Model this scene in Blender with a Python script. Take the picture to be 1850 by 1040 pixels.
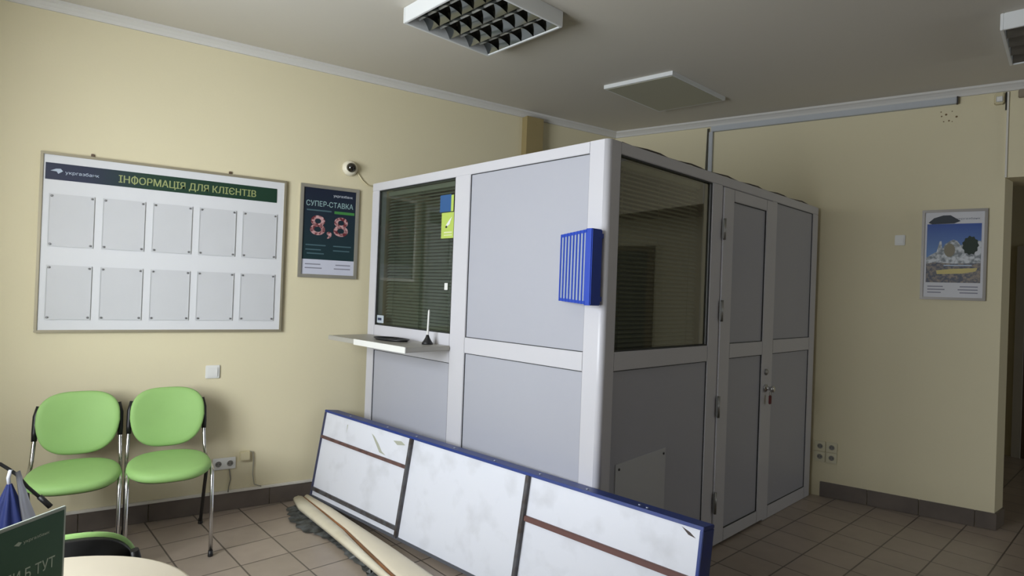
import bpy, bmesh, math, random
from mathutils import Matrix, Vector
random.seed(7)
for o in list(bpy.data.objects): bpy.data.objects.remove(o)
S = bpy.context.scene
COL = S.collection
R = math.radians
# ------------------------------------------------------------------ camera
F_PX = 1089.2924
YAW, PITCH, ROLL = .5730, .0057, .0372
CAM = Vector((-3.6481, -4.0428, 1.4054))
cd = bpy.data.cameras.new('camera'); cam = bpy.data.objects.new('camera', cd); COL.objects.link(cam)
cd.sensor_fit = 'HORIZONTAL'; cd.sensor_width = 36.0; cd.lens = F_PX * 36.0 / 1850.0
cd.clip_start = .05; cd.clip_end = 100
fwd = Vector((math.sin(YAW) * math.cos(PITCH), math.cos(YAW) * math.cos(PITCH), math.sin(PITCH)))
rgt = Vector((math.cos(YAW), -math.sin(YAW), 0)); upv = rgt.cross(fwd)
# image axes: roll so that verticals lean top-right to bottom-left
cx_ = rgt * math.cos(ROLL) + upv * math.sin(ROLL)
cy_ = -rgt * math.sin(ROLL) + upv * math.cos(ROLL)
m = Matrix.Identity(4)
for i in range(3):
    m[i][0] = cx_[i]; m[i][1] = cy_[i]; m[i][2] = -fwd[i]; m[i][3] = CAM[i]
cam.matrix_world = m
S.camera = cam
# ------------------------------------------------------------------ view, world, daylight
S.view_settings.view_transform = 'Standard'; S.view_settings.look = 'None'
S.view_settings.gamma = 1; S.view_settings.use_curve_mapping = False
S.view_settings.exposure = -.17
w = bpy.data.worlds.new('sky'); S.world = w; w.use_nodes = True
bg = w.node_tree.nodes['Background']; bg.inputs[0].default_value = (.72, .82, 1, 1); bg.inputs[1].default_value = 1.2

H = 2.853
XW, YS, XE = -4.80, -7.6, 3.6     # west wall, south wall, far wall of the passage

def area(name, loc, target, sx, sy, power, col, spread=180):
    l = bpy.data.lights.new(name, 'AREA'); l.shape = 'RECTANGLE'; l.size = sx; l.size_y = sy; l.energy = power; l.color = col; l.spread = R(spread)
    o = bpy.data.objects.new(name, l); COL.objects.link(o)
    o.location = loc; o.rotation_euler = (Vector(target) - Vector(loc)).to_track_quat('-Z', 'Y').to_euler()
    return o
# daylight entering by the west window and by the passage window, plus an added beam
area('window_daylight', (XW - .42, -2.15, 1.62), (XW + 2, -2.10, 1.45), 1.75, 1.45, 168, (.92, .95, 1.0))
area('wall_fill_beam', (XW - .40, -2.15, 1.64), (-3.95, 0, 1.45), 1.6, 1.4, 6, (.95, .96, .98), 70)  # added fill lamp, brightens the left part of the back wall
area('passage_daylight', (2.2, YS - .2, 1.6), (2.2, YS + 1, 1.5), 1.6, 1.5, 38, (.92, .96, 1.0))

# ------------------------------------------------------------------ materials
def lin(c):
    return tuple(((x / 255) / 12.92 if x / 255 <= .04045 else (((x / 255) + .055) / 1.055) ** 2.4) for x in c) + (1,)
MATS = {}
def mat(name, rgb, rough=.6, metal=0., var=.0, scale=6., bump=0., bscale=60., spec=.5, coat=0.):
    if name in MATS: return MATS[name]
    M = bpy.data.materials.new(name); M.use_nodes = True; nt = M.node_tree; b = nt.nodes['Principled BSDF']
    b.inputs['Base Color'].default_value = lin(rgb); b.inputs['Roughness'].default_value = rough
    b.inputs['Metallic'].default_value = metal; b.inputs['Specular IOR Level'].default_value = spec
    b.inputs['Coat Weight'].default_value = coat
    tc = nt.nodes.new('ShaderNodeTexCoord')
    if var:
        n = nt.nodes.new('ShaderNodeTexNoise'); n.inputs['Scale'].default_value = scale; n.inputs['Detail'].default_value = 5
        nt.links.new(tc.outputs['Object'], n.inputs['Vector'])
        mx = nt.nodes.new('ShaderNodeMix'); mx.data_type = 'RGBA'
        c = lin(rgb)
        mx.inputs[6].default_value = tuple(x * (1 - var) for x in c[:3]) + (1,)
        mx.inputs[7].default_value = tuple(min(1, x * (1 + var)) for x in c[:3]) + (1,)
        nt.links.new(n.outputs['Fac'], mx.inputs[0]); nt.links.new(mx.outputs[2], b.inputs['Base Color'])
    if bump:
        n = nt.nodes.new('ShaderNodeTexNoise'); n.inputs['Scale'].default_value = bscale; n.inputs['Detail'].default_value = 4
        nt.links.new(tc.outputs['Object'], n.inputs['Vector'])
        bp = nt.nodes.new('ShaderNodeBump'); bp.inputs['Strength'].default_value = bump; bp.inputs['Distance'].default_value = .004
        nt.links.new(n.outputs['Fac'], bp.inputs['Height']); nt.links.new(bp.outputs[0], b.inputs['Normal'])
    MATS[name] = M
    return M
def mixmat(name, rgb1, rgb2, scale, lo, hi, rough=.6, metal=0., stretch=(1, 1, 1), detail=6):
    """two-colour blotchy material (stains, rust, scuffs)"""
    M = mat(name, rgb1, rough, metal); nt = M.node_tree; b = nt.nodes['Principled BSDF']
    tc = nt.nodes.new('ShaderNodeTexCoord'); mp = nt.nodes.new('ShaderNodeMapping'); mp.inputs['Scale'].default_value = stretch
    n = nt.nodes.new('ShaderNodeTexNoise'); n.inputs['Scale'].default_value = scale; n.inputs['Detail'].default_value = detail
    cr = nt.nodes.new('ShaderNodeValToRGB'); cr.color_ramp.elements[0].position = lo; cr.color_ramp.elements[1].position = hi
    cr.color_ramp.elements[0].color = lin(rgb1); cr.color_ramp.elements[1].color = lin(rgb2)
    nt.links.new(tc.outputs['Object'], mp.inputs['Vector']); nt.links.new(mp.outputs[0], n.inputs['Vector'])
    nt.links.new(n.outputs['Fac'], cr.inputs[0]); nt.links.new(cr.outputs[0], b.inputs['Base Color'])
    return M
def gradmat(name, c1, c2, axis, a, b_, rough=.5):
    M = mat(name, c1, rough); nt = M.node_tree; b = nt.nodes['Principled BSDF']
    tc = nt.nodes.new('ShaderNodeTexCoord'); sp = nt.nodes.new('ShaderNodeSeparateXYZ'); mr = nt.nodes.new('ShaderNodeMapRange')
    mr.inputs[1].default_value = a; mr.inputs[2].default_value = b_
    mx = nt.nodes.new('ShaderNodeMix'); mx.data_type = 'RGBA'; mx.inputs[6].default_value = lin(c1); mx.inputs[7].default_value = lin(c2)
    nt.links.new(tc.outputs['Object'], sp.inputs[0]); nt.links.new(sp.outputs[axis], mr.inputs[0])
    nt.links.new(mr.outputs[0], mx.inputs[0]); nt.links.new(mx.outputs[2], b.inputs['Base Color'])
    return M
def glassmat(name, tint, refl=1.0, ior=1.5):
    M = bpy.data.materials.new(name); M.use_nodes = True; nt = M.node_tree
    for n in list(nt.nodes): nt.nodes.remove(n)
    out = nt.nodes.new('ShaderNodeOutputMaterial'); t = nt.nodes.new('ShaderNodeBsdfTransparent'); g = nt.nodes.new('ShaderNodeBsdfGlossy')
    g.inputs['Roughness'].default_value = .02; t.inputs[0].default_value = tint
    f = nt.nodes.new('ShaderNodeFresnel'); f.inputs[0].default_value = ior; mx = nt.nodes.new('ShaderNodeMixShader')
    mm = nt.nodes.new('ShaderNodeMath'); mm.operation = 'MULTIPLY'; mm.inputs[1].default_value = refl; mm.use_clamp = True
    gm = nt.nodes.new('ShaderNodeNewGeometry'); iv = nt.nodes.new('ShaderNodeMath'); iv.operation = 'SUBTRACT'; iv.inputs[0].default_value = 1
    m2 = nt.nodes.new('ShaderNodeMath'); m2.operation = 'MULTIPLY'; nt.links.new(gm.outputs['Backfacing'], iv.inputs[1])
    nt.links.new(f.outputs[0], mm.inputs[0]); nt.links.new(mm.outputs[0], m2.inputs[0]); nt.links.new(iv.outputs[0], m2.inputs[1]); nt.links.new(m2.outputs[0], mx.inputs[0])
    nt.links.new(t.outputs[0], mx.inputs[1]); nt.links.new(g.outputs[0], mx.inputs[2]); nt.links.new(mx.outputs[0], out.inputs[0])
    MATS[name] = M; return M

WALL = mat('cream_paint', (215, 206, 175), .75, var=.035, scale=1.3, bump=.12, bscale=90, spec=.25)
CEIL = mat('ceiling_white', (204, 199, 188), .85, var=.02, scale=1.5, spec=.2)
CROWN = mat('crown_white', (205, 203, 198), .7)
TRIMW = mat('trim_white', (214, 210, 200), .6)
PVC = mat('white_pvc', (198, 197, 202), .38, var=.015, scale=3)
PVCP = mat('grey_infill', (170, 171, 180), .42, var=.02, scale=2)
GASKET = mat('gasket', (40, 42, 42), .6)
CHROME = mat('chrome', (200, 200, 200), .22, 1.)
STEEL = mat('brushed_steel', (160, 160, 158), .4, 1.)
BLACK = mat('black_plastic', (20, 20, 22), .45)
DARK = mat('dark_metal', (38, 36, 36), .5)
WPL = mat('white_plastic', (222, 222, 218), .4)
CREAMP = mat('cream_plastic', (205, 195, 160), .5)
GREEN = mat('green_fabric', (146, 186, 112), .62, var=.06, scale=9, bump=.06, bscale=150, spec=.4)
BLUE = mixmat('blue_paint', (28, 52, 128), (44, 62, 118), 14, .35, .7, .42)
BLUEP = mat('blue_plastic', (22, 62, 170), .35)
ALU = mat('anodised_aluminium', (176, 172, 160), .38, .6)
GLASS = glassmat('window_glass', (.70, .73, .70, 1), .7)
GLASSD = glassmat('tinted_glass', (.84, .85, .80, 1), 3.0)
CLEAR = glassmat('clear_acrylic', (.93, .94, .94, 1), .8)

# tile floor: rotated stack-bond grid
FL = bpy.data.materials.new('floor_tile'); FL.use_nodes = True
def make_tile(M, size, ang, c1, c2, grout, rough, wave=.05):
    nt = M.node_tree; b = nt.nodes['Principled BSDF']
    tc = nt.nodes.new('ShaderNodeTexCoord'); mp = nt.nodes.new('ShaderNodeMapping'); mp.inputs['Rotation'].default_value = (0, 0, -ang)
    mp.inputs['Location'].default_value = TOFF
    br = nt.nodes.new('ShaderNodeTexBrick'); br.offset = 0; br.squash = 1
    br.inputs['Scale'].default_value = 1; br.inputs['Mortar Size'].default_value = .0045; br.inputs['Mortar Smooth'].default_value = .3
    br.inputs['Brick Width'].default_value = size; br.inputs['Row Height'].default_value = size
    br.inputs['Color1'].default_value = lin(c1); br.inputs['Color2'].default_value = lin(c2); br.inputs['Mortar'].default_value = lin(grout)
    nt.links.new(tc.outputs['Object'], mp.inputs[0]); nt.links.new(mp.outputs[0], br.inputs[0])
    n = nt.nodes.new('ShaderNodeTexNoise'); n.inputs['Scale'].default_value = 9; n.inputs['Detail'].default_value = 6
    nt.links.new(tc.outputs['Object'], n.inputs['Vector'])
    mx = nt.nodes.new('ShaderNodeMix'); mx.data_type = 'RGBA'; mx.blend_type = 'MULTIPLY'; mx.inputs[0].default_value = .35
    nt.links.new(br.outputs['Color'], mx.inputs[6]); nt.links.new(n.outputs['Color'], mx.inputs[7])
    mx2 = nt.nodes.new('ShaderNodeHueSaturation'); mx2.inputs['Saturation'].default_value = 1; mx2.inputs['Value'].default_value = 1.2
    bw = nt.nodes.new('ShaderNodeRGBToBW'); nt.links.new(n.outputs['Color'], bw.inputs[0]); nt.links.new(bw.outputs[0], mx.inputs[7])
    nt.links.new(mx.outputs[2], mx2.inputs['Color']); nt.links.new(mx2.outputs[0], b.inputs['Base Color'])
    b.inputs['Roughness'].default_value = rough
    bp = nt.nodes.new('ShaderNodeBump'); bp.invert = True; bp.inputs['Strength'].default_value = .5; bp.inputs['Distance'].default_value = .002
    nt.links.new(br.outputs['Fac'], bp.inputs['Height']); nt.links.new(bp.outputs[0], b.inputs['Normal'])
TOFF = (.02, .06, 0)
make_tile(FL, .245, R(9.5), (160, 146, 133), (152, 139, 126), (92, 84, 76), .30)
BASE = mixmat('baseboard_tile', (108, 98, 90), (90, 82, 76), 5, .3, .7, .4)

# ------------------------------------------------------------------ helpers
class MB:
    def __init__(s): s.bm = bmesh.new()
    def box(s, x0, x1, y0, y1, z0, z1, M=None, bev=0.):
        vs = [Vector((x, y, z)) for x in (x0, x1) for y in (y0, y1) for z in (z0, z1)]
        b = bmesh.new(); v = [b.verts.new(p) for p in vs]
        for f in ((0, 1, 3, 2), (4, 6, 7, 5), (0, 4, 5, 1), (2, 3, 7, 6), (0, 2, 6, 4), (1, 5, 7, 3)): b.faces.new([v[i] for i in f])
        bmesh.ops.recalc_face_normals(b, faces=b.faces)
        if bev: bmesh.ops.bevel(b, geom=list(b.edges), offset=bev, segments=2, affect='EDGES', clamp_overlap=True)
        s.merge(b, M); return s
    def merge(s, b, M=None):
        if M is not None: b.transform(M)
        me = bpy.data.meshes.new('tmp'); b.to_mesh(me); b.free(); s.bm.from_mesh(me); bpy.data.meshes.remove(me)
    def tube(s, pts, r, n=10, caps=True):
        pts = [Vector(p) for p in pts]; rs = r if isinstance(r, (list, tuple)) else [r] * len(pts); rings = []
        ref = None
        for i, p in enumerate(pts):
            t = (pts[min(i + 1, len(pts) - 1)] - pts[max(i - 1, 0)]).normalized()
            if ref is None:
                ref = t.orthogonal().normalized()
            ref = (ref - t * ref.dot(t)).normalized(); q = t.cross(ref)
            rings.append([s.bm.verts.new(p + (ref * math.cos(2 * math.pi * k / n) + q * math.sin(2 * math.pi * k / n)) * rs[i]) for k in range(n)])
        for a, b in zip(rings, rings[1:]):
            for k in range(n):
                f = s.bm.faces.new((a[k], a[(k + 1) % n], b[(k + 1) % n], b[k])); f.smooth = True
        if caps:
            s.bm.faces.new(rings[0][::-1]); s.bm.faces.new(rings[-1])
        return s
    def lathe(s, prof, n=32, M=None, cap=True):
        b = bmesh.new(); rings = []
        for r, z in prof:
            rings.append([b.verts.new((r * math.cos(2 * math.pi * k / n), r * math.sin(2 * math.pi * k / n), z)) for k in range(n)])
        for a, c in zip(rings, rings[1:]):
            for k in range(n):
                f = b.faces.new((a[k], a[(k + 1) % n], c[(k + 1) % n], c[k])); f.smooth = True
        if cap:
            b.faces.new(rings[0][::-1]); b.faces.new(rings[-1])
        s.merge(b, M); return s
    def prism(s, poly, d0, d1, M=None):
        """poly in local x/z, extruded along y from d0 to d1"""
        b = bmesh.new()
        f = [b.verts.new((x, d0, z)) for x, z in poly]; g = [b.verts.new((x, d1, z)) for x, z in poly]
        b.faces.new(f); b.faces.new(g[::-1]); n = len(poly)
        for i in range(n): b.faces.new((f[i], g[i], g[(i + 1) % n], f[(i + 1) % n]))
        bmesh.ops.recalc_face_normals(b, faces=b.faces)
        s.merge(b, M); return s
    def build(s, name, m, parent=None, smooth=False, bev=0.):
        me = bpy.data.meshes.new(name); s.bm.normal_update(); s.bm.to_mesh(me); s.bm.free()
        if m: me.materials.append(m)
        if smooth:
            for p in me.polygons: p.use_smooth = True
        o = bpy.data.objects.new(name, me); COL.objects.link(o); o.parent = parent
        if bev:
            md = o.modifiers.new('bevel', 'BEVEL'); md.width = bev; md.segments = 3; md.limit_method = 'ANGLE'; md.angle_limit = R(40)
            for p in me.polygons: p.use_smooth = True
        return o
def tag(o, label=None, cat=None, group=None, kind=None):
    if label: o['label'] = label
    if cat: o['category'] = cat
    if group: o['group'] = group
    if kind: o['kind'] = kind
    return o
def thing(name, label, cat, loc=(0, 0, 0), rz=0., group=None):
    o = bpy.data.objects.new(name, None); COL.objects.link(o); o.empty_display_size = .05
    o.location = loc; o.rotation_euler = (0, 0, rz); return tag(o, label, cat, group)
def struct(name, mb, m, **k):
    return tag(mb.build(name, m, **k), kind='structure')
def text(name, body, x, z, wid, hgt, m, parent, y=-.001, M=None, extr=.0004, bold=.0, align='L'):
    """flat lettering: x,z = lower-left corner in the parent's x/z plane, fitted to wid x hgt"""
    cu = bpy.data.curves.new('lettering', 'FONT'); cu.body = body; cu.size = 1; cu.offset = bold * .35; cu.resolution_u = 6; cu.extrude = .01
    t = bpy.data.objects.new('tmp', cu); COL.objects.link(t)
    dg = bpy.context.evaluated_depsgraph_get(); dg.update(); me = bpy.data.meshes.new_from_object(t.evaluated_get(dg))
    bpy.data.objects.remove(t); bpy.data.curves.remove(cu)
    xs = [v.co.x for v in me.vertices]; ys = [v.co.y for v in me.vertices]
    x0, x1, y0, y1 = min(xs), max(xs), min(ys), max(ys)
    for v in me.vertices:
        v.co = Vector((x + (v.co.x - x0) / (x1 - x0) * wid, y - (v.co.z + .01) / .02 * extr, z + (v.co.y - y0) / (y1 - y0) * hgt))
    if M is not None: me.transform(M)
    me.materials.clear(); me.materials.append(m); me.name = name
    o = bpy.data.objects.new(name, me); COL.objects.link(o); o.parent = parent; return o
def text_width(body):
    cu = bpy.data.curves.new('measure', 'FONT'); cu.body = body; cu.size = 1; t = bpy.data.objects.new('tmp', cu); COL.objects.link(t)
    dg = bpy.context.evaluated_depsgraph_get(); dg.update(); me = bpy.data.meshes.new_from_object(t.evaluated_get(dg))
    bpy.data.objects.remove(t); bpy.data.curves.remove(cu); xs = [v.co.x for v in me.vertices]; bpy.data.meshes.remove(me)
    return max(xs) - min(xs)
def copy_tree(o, parent=None):
    c = o.copy(); COL.objects.link(c); c.parent = parent
    for ch in list(o.children): copy_tree(ch, c)
    return c
def rotz(a): return Matrix.Rotation(a, 4, 'Z')

# frames: wall right (B) runs from the corner (0,0); booth frame at its outer corner K
AB = math.atan2(-.91946, .39319)
dB = Vector((.39319, -.91946, 0)); inB = Vector((.91946, .39319, 0))
K = Vector((-1.8639, -2.0265, 0)); AK = R(11.06)
def Bp(s, out=0., z=0.): return dB * s - inB * out + Vector((0, 0, z))
def Kp(x, y, z=0.): return K + rotz(AK) @ Vector((x, y, 0)) + Vector((0, 0, z))

# ------------------------------------------------------------------ room shell
mb = MB(); mb.box(XW - .3, XE + .3, YS - .3, .3, -.1, 0); struct('floor', mb, FL)
mb = MB(); mb.box(XW - .3, XE + .3, YS - .3, .3, H, H + .12); struct('ceiling', mb, CEIL)
mb = MB(); mb.box(XW, XE + .2, 0, .2, 0, H); struct('wall_back', mb, WALL)
# west wall with a wide window opening
wy0, wy1, wz0, wz1 = -3.05, -1.2, .85, 2.40
mb = MB()
mb.box(XW - .35, XW, YS, wy0, 0, H); mb.box(XW - .35, XW, wy1, .2, 0, H)
mb.box(XW - .35, XW, wy0, wy1, 0, wz0); mb.box(XW - .35, XW, wy0, wy1, wz1, H); struct('wall_left', mb, WALL)
mb = MB(); fr = .06
mb.box(XW - .30, XW - .24, wy0, wy1, wz0, wz0 + fr); mb.box(XW - .30, XW - .24, wy0, wy1, wz1 - fr, wz1)
for y in (wy0, wy0 + (wy1 - wy0) / 2 - fr / 2, wy1 - fr): mb.box(XW - .30, XW - .24, y, y + fr, wz0 + fr, wz1 - fr)
wf = struct('window_1', mb, PVC)
mb = MB(); mb.box(XW - .273, XW - .267, wy0 + fr, wy1 - fr, wz0 + fr, wz1 - fr); mb.build('window_pane', CLEAR, wf)
mb = MB(); mb.box(XW - .35, XW + .12, wy0 - .04, wy1 + .04, wz0 - .03, wz0); mb.build('window_sill', PVC, wf)
# south wall with the passage window
mb = MB()
mb.box(XW - .2, 1.4, YS - .2, YS, 0, H); mb.box(3.0, XE + .2, YS - .2, YS, 0, H)
mb.box(1.4, 3.0, YS - .2, YS, 0, .9); mb.box(1.4, 3.0, YS - .2, YS, 2.4, H); struct('wall_front', mb, mat('bounce_cut_brown', (112, 102, 86), .6, var=.06, scale=4))  # unseen wall, coloured darker to reduce bounce light in the room
mb = MB()
for z in (.9, 2.34): mb.box(1.4, 3.0, YS - .14, YS - .08, z, z + .06)
for x in (1.4, 2.17, 2.94): mb.box(x, x + .06, YS - .14, YS - .08, .96, 2.34)
wf2 = struct('window_2', mb, PVC)
mb = MB(); mb.box(1.46, 2.94, YS - .113, YS - .107, .96, 2.34); mb.build('window_pane', CLEAR, wf2)
# right wall (with the wide opening to the passage); the far jamb runs straight east
SE, LZ = 2.72, 2.25
E0 = Bp(SE); 
mb = MB()
poly = [(0, 0), (E0.x, E0.y), (E0.x + .19, E0.y + .02), (.36, .2), (.2, .2)]
b = bmesh.new(); lo = [b.verts.new((x, y, 0)) for x, y in poly]; hi = [b.verts.new((x, y, H)) for x, y in poly]
b.faces.new(lo[::-1]); b.faces.new(hi)
for i in range(len(poly)): b.faces.new((lo[i], lo[(i + 1) % len(poly)], hi[(i + 1) % len(poly)], hi[i]))
bmesh.ops.recalc_face_normals(b, faces=b.faces); mb.merge(b)
struct('wall_right', mb, WALL)
mb = MB(); mb.box(0, 5.4, 0, .36, LZ, H)
ln = struct('trim_1', mb, WALL); ln.location = E0; ln.rotation_euler = (0, 0, AB)
# passage walls
mb = MB(); mb.box(XE, XE + .2, YS, .2, 0, H); struct('wall_passage', mb, WALL)
# baseboards
mb = MB(); x = XW
while x < -2.3:
    mb.box(x + .0015, min(x + .33, -2.3) - .0015, -.012, 0, .001, .107, bev=.002); x += .33
struct('baseboard_back', mb, BASE)
mb = MB(); mb.box(XW, -2.3, -.02, 0, .107, .122, bev=.002); struct('trim_2', mb, TRIMW)
mb = MB(); s = 1.72
while s < SE:
    mb.box(s + .0015, min(s + .3, SE + .012) - .0015, -.012, 0, .001, .107, bev=.002); s += .3
bb = struct('baseboard_right', mb, BASE); bb.rotation_euler = (0, 0, AB)
mb = MB(); mb.box(0, .19, -.012, 0, .001, .107)
bb = struct('baseboard_passage', mb, BASE); bb.location = E0; bb.rotation_euler = (0, 0, R(6.2))
# crown mouldings
def crown(L): 
    mb = MB(); p = [(0, 0), (0, -.05), (-.012, -.05), (-.02, -.035), (-.035, -.02), (-.045, -.014), (-.045, 0)]
    b = bmesh.new(); a = [b.verts.new((0, y, H + z)) for y, z in p]; c = [b.verts.new((L, y, H + z)) for y, z in p]
    b.faces.new(a); b.faces.new(c[::-1])
    for i in range(len(p)): b.faces.new((a[i], c[i], c[(i + 1) % len(p)], a[(i + 1) % len(p)]))
    bmesh.ops.recalc_face_normals(b, faces=b.faces); mb.merge(b); return mb
o = struct('trim_3', crown(-XW), CROWN); o.location = (XW, 0, 0)
o = struct('trim_4', crown(8.0), CROWN); o.rotation_euler = (0, 0, AB)
# pipe casing in the far corner of the back wall
mb = MB(); mb.box(-1.0, -.84, -.07, 0, 0, H - .051); struct('trim_5', mb, mat('duct_brown', (150, 134, 92), .7))  # casing coloured darker and browner than the wall
# passage door on the far wall
def Wd(y0, y1, z0, z1, x0, x1, m, name, parent, bev=0): mb = MB(); mb.box(x0, x1, y0, y1, z0, z1, bev=bev); return mb.build(name, m, parent)
DBR = mat('brown_door', (92, 74, 58), .5, var=.1, scale=5)
mb = MB(); mb.box(XE - .04, XE, -1.87, -1.80, 0, 2.02); mb.box(XE - .04, XE, -2.75, -2.68, 0, 2.02); mb.box(XE - .04, XE, -2.68, -1.87, 1.95, 2.02)
d1 = struct('door_1', mb, mat('door_frame_white', (190, 184, 172), .5))
Wd(-2.68, -1.87, .005, 1.95, XE - .03, XE - .005, DBR, 'door_leaf', d1)
mb = MB(); mb.tube([(XE - .03, -2.60, 1.0), (XE - .09, -2.60, 1.0), (XE - .09, -2.48, 1.0)], .009); mb.build('door_handle', STEEL, d1)
mb = MB(); mb.box(XE - .04, XE, -4.05, -3.95, 0, 2.1); mb.box(XE - .04, XE, -4.95, -4.87, 0, 2.1); mb.box(XE - .04, XE, -4.87, -4.05, 2.03, 2.1)
d2 = struct('door_2', mb, DBR)
Wd(-4.87, -4.05, .005, 2.03, XE - .03, XE - .005, mat('navy_door', (30, 34, 48), .4), 'door_leaf', d2)

# ------------------------------------------------------------------ teller booth
booth = thing('teller_booth', 'tall white and grey panelled teller booth standing in the corner of the room', 'booth', K, AK)
BH, LX, LY, T = 2.10, 2.517, 1.985, .06
fm = MB()
# local x = along the door side, local y = towards the back wall
def f1(s0, s1, z0, z1, x0=0., x1=T): return dict(x0=x0, x1=x1, y0=s0, y1=s1, z0=z0, z1=z1)
def bx(mb, x0, x1, y0, y1, z0, z1, bev=.003): mb.box(x0, x1, y0, y1, z0, z1, bev=bev)
# rounded corner post
b = bmesh.new(); pr = []
rr = .026
for k in range(7):
    a = math.pi + k * (math.pi / 2) / 6
    pr.append((rr + rr * math.cos(a), rr + rr * math.sin(a)))
pr += [(.09, 0), (.09, .107), (0, .107)]
lo = [b.verts.new((x, y, 0)) for x, y in pr]; hi = [b.verts.new((x, y, BH)) for x, y in pr]
b.faces.new(lo[::-1]); b.faces.new(hi)
for i in range(len(pr)):
    f = b.faces.new((lo[i], lo[(i + 1) % len(pr)], hi[(i + 1) % len(pr)], hi[i])); f.smooth = i < 6
bmesh.ops.recalc_face_normals(b, faces=b.faces); fm.merge(b)
# front (teller) side at x=0
bx(fm, 0, T, .107, LY, 2.047, BH); bx(fm, 0, T, .95, 1.085, .0, 2.047); bx(fm, 0, T, 1.90, LY, 0, 2.047)
bx(fm, 0, T, .107, .95, 1.055, 1.141); bx(fm, 0, T, .107, .95, 0, .09)
bx(fm, 0, T, 1.085, 1.90, .985, 1.150); bx(fm, 0, T, 1.085, 1.90, 0, .09)
# door side at y=0
bx(fm, .09, LX, 0, T, 2.045, BH); bx(fm, .09, .945, 0, T, 1.062, 1.148); bx(fm, .09, .945, 0, T, 0, .09)
bx(fm, .945, 1.06, 0, T, 0, 2.045)
bx(fm, 1.725, 1.80, 0, T, 0, 2.045); bx(fm, 2.42, LX, 0, T, 0, 2.045); bx(fm, 1.80, 2.42, 0, T, 1.067, 1.155); bx(fm, 1.80, 2.42, 0, T, 0, .08)
bx(fm, 1.06, 1.725, .02, T, 0, .012)
fm.build('frame', PVC, booth)
# glazing beads / dark gaskets around each infill, one mesh per side
def bead(mb, ax, a0, a1, z0, z1, d=.004, t=.004):
    for (p0, p1, q0, q1) in ((a0, a1, z0, z0 + t), (a0, a1, z1 - t, z1), (a0, a0 + t, z0 + t, z1 - t), (a1 - t, a1, z0 + t, z1 - t)):
        if ax == 'f': mb.box(d, d + .006, p0, p1, q0, q1)
        else: mb.box(p0, p1, d, d + .006, q0, q1)
P1 = [(.107, .95, 1.141, 2.047), (.107, .95, .09, 1.055), (1.085, 1.90, .09, .985)]
P2 = [(.09, .945, .09, 1.062), (1.80, 2.42, 1.155, 2.045), (1.80, 2.42, .08, 1.067)]
def gasket(par, *a, **k):
    g = MB(); bead(g, *a, **k); return g.build('gasket', GASKET, par)
for p in P1: gasket(booth, 'f', *p)
for p in P2: gasket(booth, 'd', *p)
gasket(booth, 'f', 1.085, 1.90, 1.15, 2.047, t=.006); gasket(booth, 'd', .09, .945, 1.148, 2.045, t=.008)
for a, b_, z0, z1 in P1: mb = MB(); mb.box(.008, .03, a, b_, z0, z1); mb.build('infill_panel', PVCP, booth)
for a, b_, z0, z1 in P2: mb = MB(); mb.box(a, b_, .008, .03, z0, z1); mb.build('infill_panel', PVCP, booth)
mb = MB(); mb.box(.016, .022, 1.085, 1.90, 1.15, 2.047); tag(mb.build('window_pane', GLASS, booth), 'clear teller window pane')
mb = MB(); mb.box(.09, .945, .016, .022, 1.148, 2.045); tag(mb.build('window_pane', GLASSD, booth), 'dark side window pane')
# unseen roof board, added to keep the booth interior dark
mb = MB(); mb.box(T, LX - .02, T, LY - .02, BH - .03, BH - .012); mb.build('shade_roof', mat('booth_inside', (120, 118, 112), .8), booth)
# door
dr = MB(); y0, y1 = -.006, .045
dr.box(1.068, 1.19, y0, y1, .014, 2.040, bev=.003); dr.box(1.63, 1.720, y0, y1, .014, 2.040, bev=.003)
dr.box(1.19, 1.63, y0, y1, 1.972, 2.040, bev=.003); dr.box(1.19, 1.63, y0, y1, 1.067, 1.15, bev=.003); dr.box(1.19, 1.63, y0, y1, .014, .085, bev=.003)
door = dr.build('door', PVC, booth)
for z0, z1 in ((1.15, 1.972), (.085, 1.067)):
    mb = MB(); mb.box(1.19, 1.63, .004, .02, z0, z1); mb.build('infill_panel', PVCP, door)
for z0, z1 in ((1.15, 1.972), (.085, 1.067)): gasket(door, 'd', 1.19, 1.63, z0, z1, d=-.002)
for z in (.26, .80, 1.34, 1.80):
    mb = MB(); mb.box(1.05, 1.082, -.016, -.0055, z - .055, z + .055, bev=.003); mb.tube([(1.066, -.014, z - .06), (1.066, -.014, z + .06)], .008); mb.build('hinge', STEEL, door)
mb = MB(); Mk = Matrix.Translation((1.69, -.006, .853)) @ Matrix.Rotation(R(90), 4, 'X')
mb.lathe([(.024, 0), (.024, .008), (.012, .012), (.012, .035), (.02, .042), (.02, .056), (.012, .06)], 20, Mk); mb.build('door_knob', CHROME, door)
mb = MB(); Mk = Matrix.Translation((1.692, -.006, .955)) @ Matrix.Rotation(R(90), 4, 'X')
mb.lathe([(.02, 0), (.02, .006), (.013, .012), (.006, .014)], 20, Mk); mb.build('lock_cylinder', STEEL, door)
# counter shelf of the teller window (fixed to the booth)
mb = MB(); mb.box(-.30, .0, 1.075, LY - .03, 1.055, 1.083, bev=.004)
mb.build('counter_shelf', mat('counter_laminate', (165, 162, 154), .4), booth)
mb = MB(); mb.box(-.306, -.299, 1.075, 1.62, 1.052, 1.086); mb.build('counter_edge_strip', WPL, booth)

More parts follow.
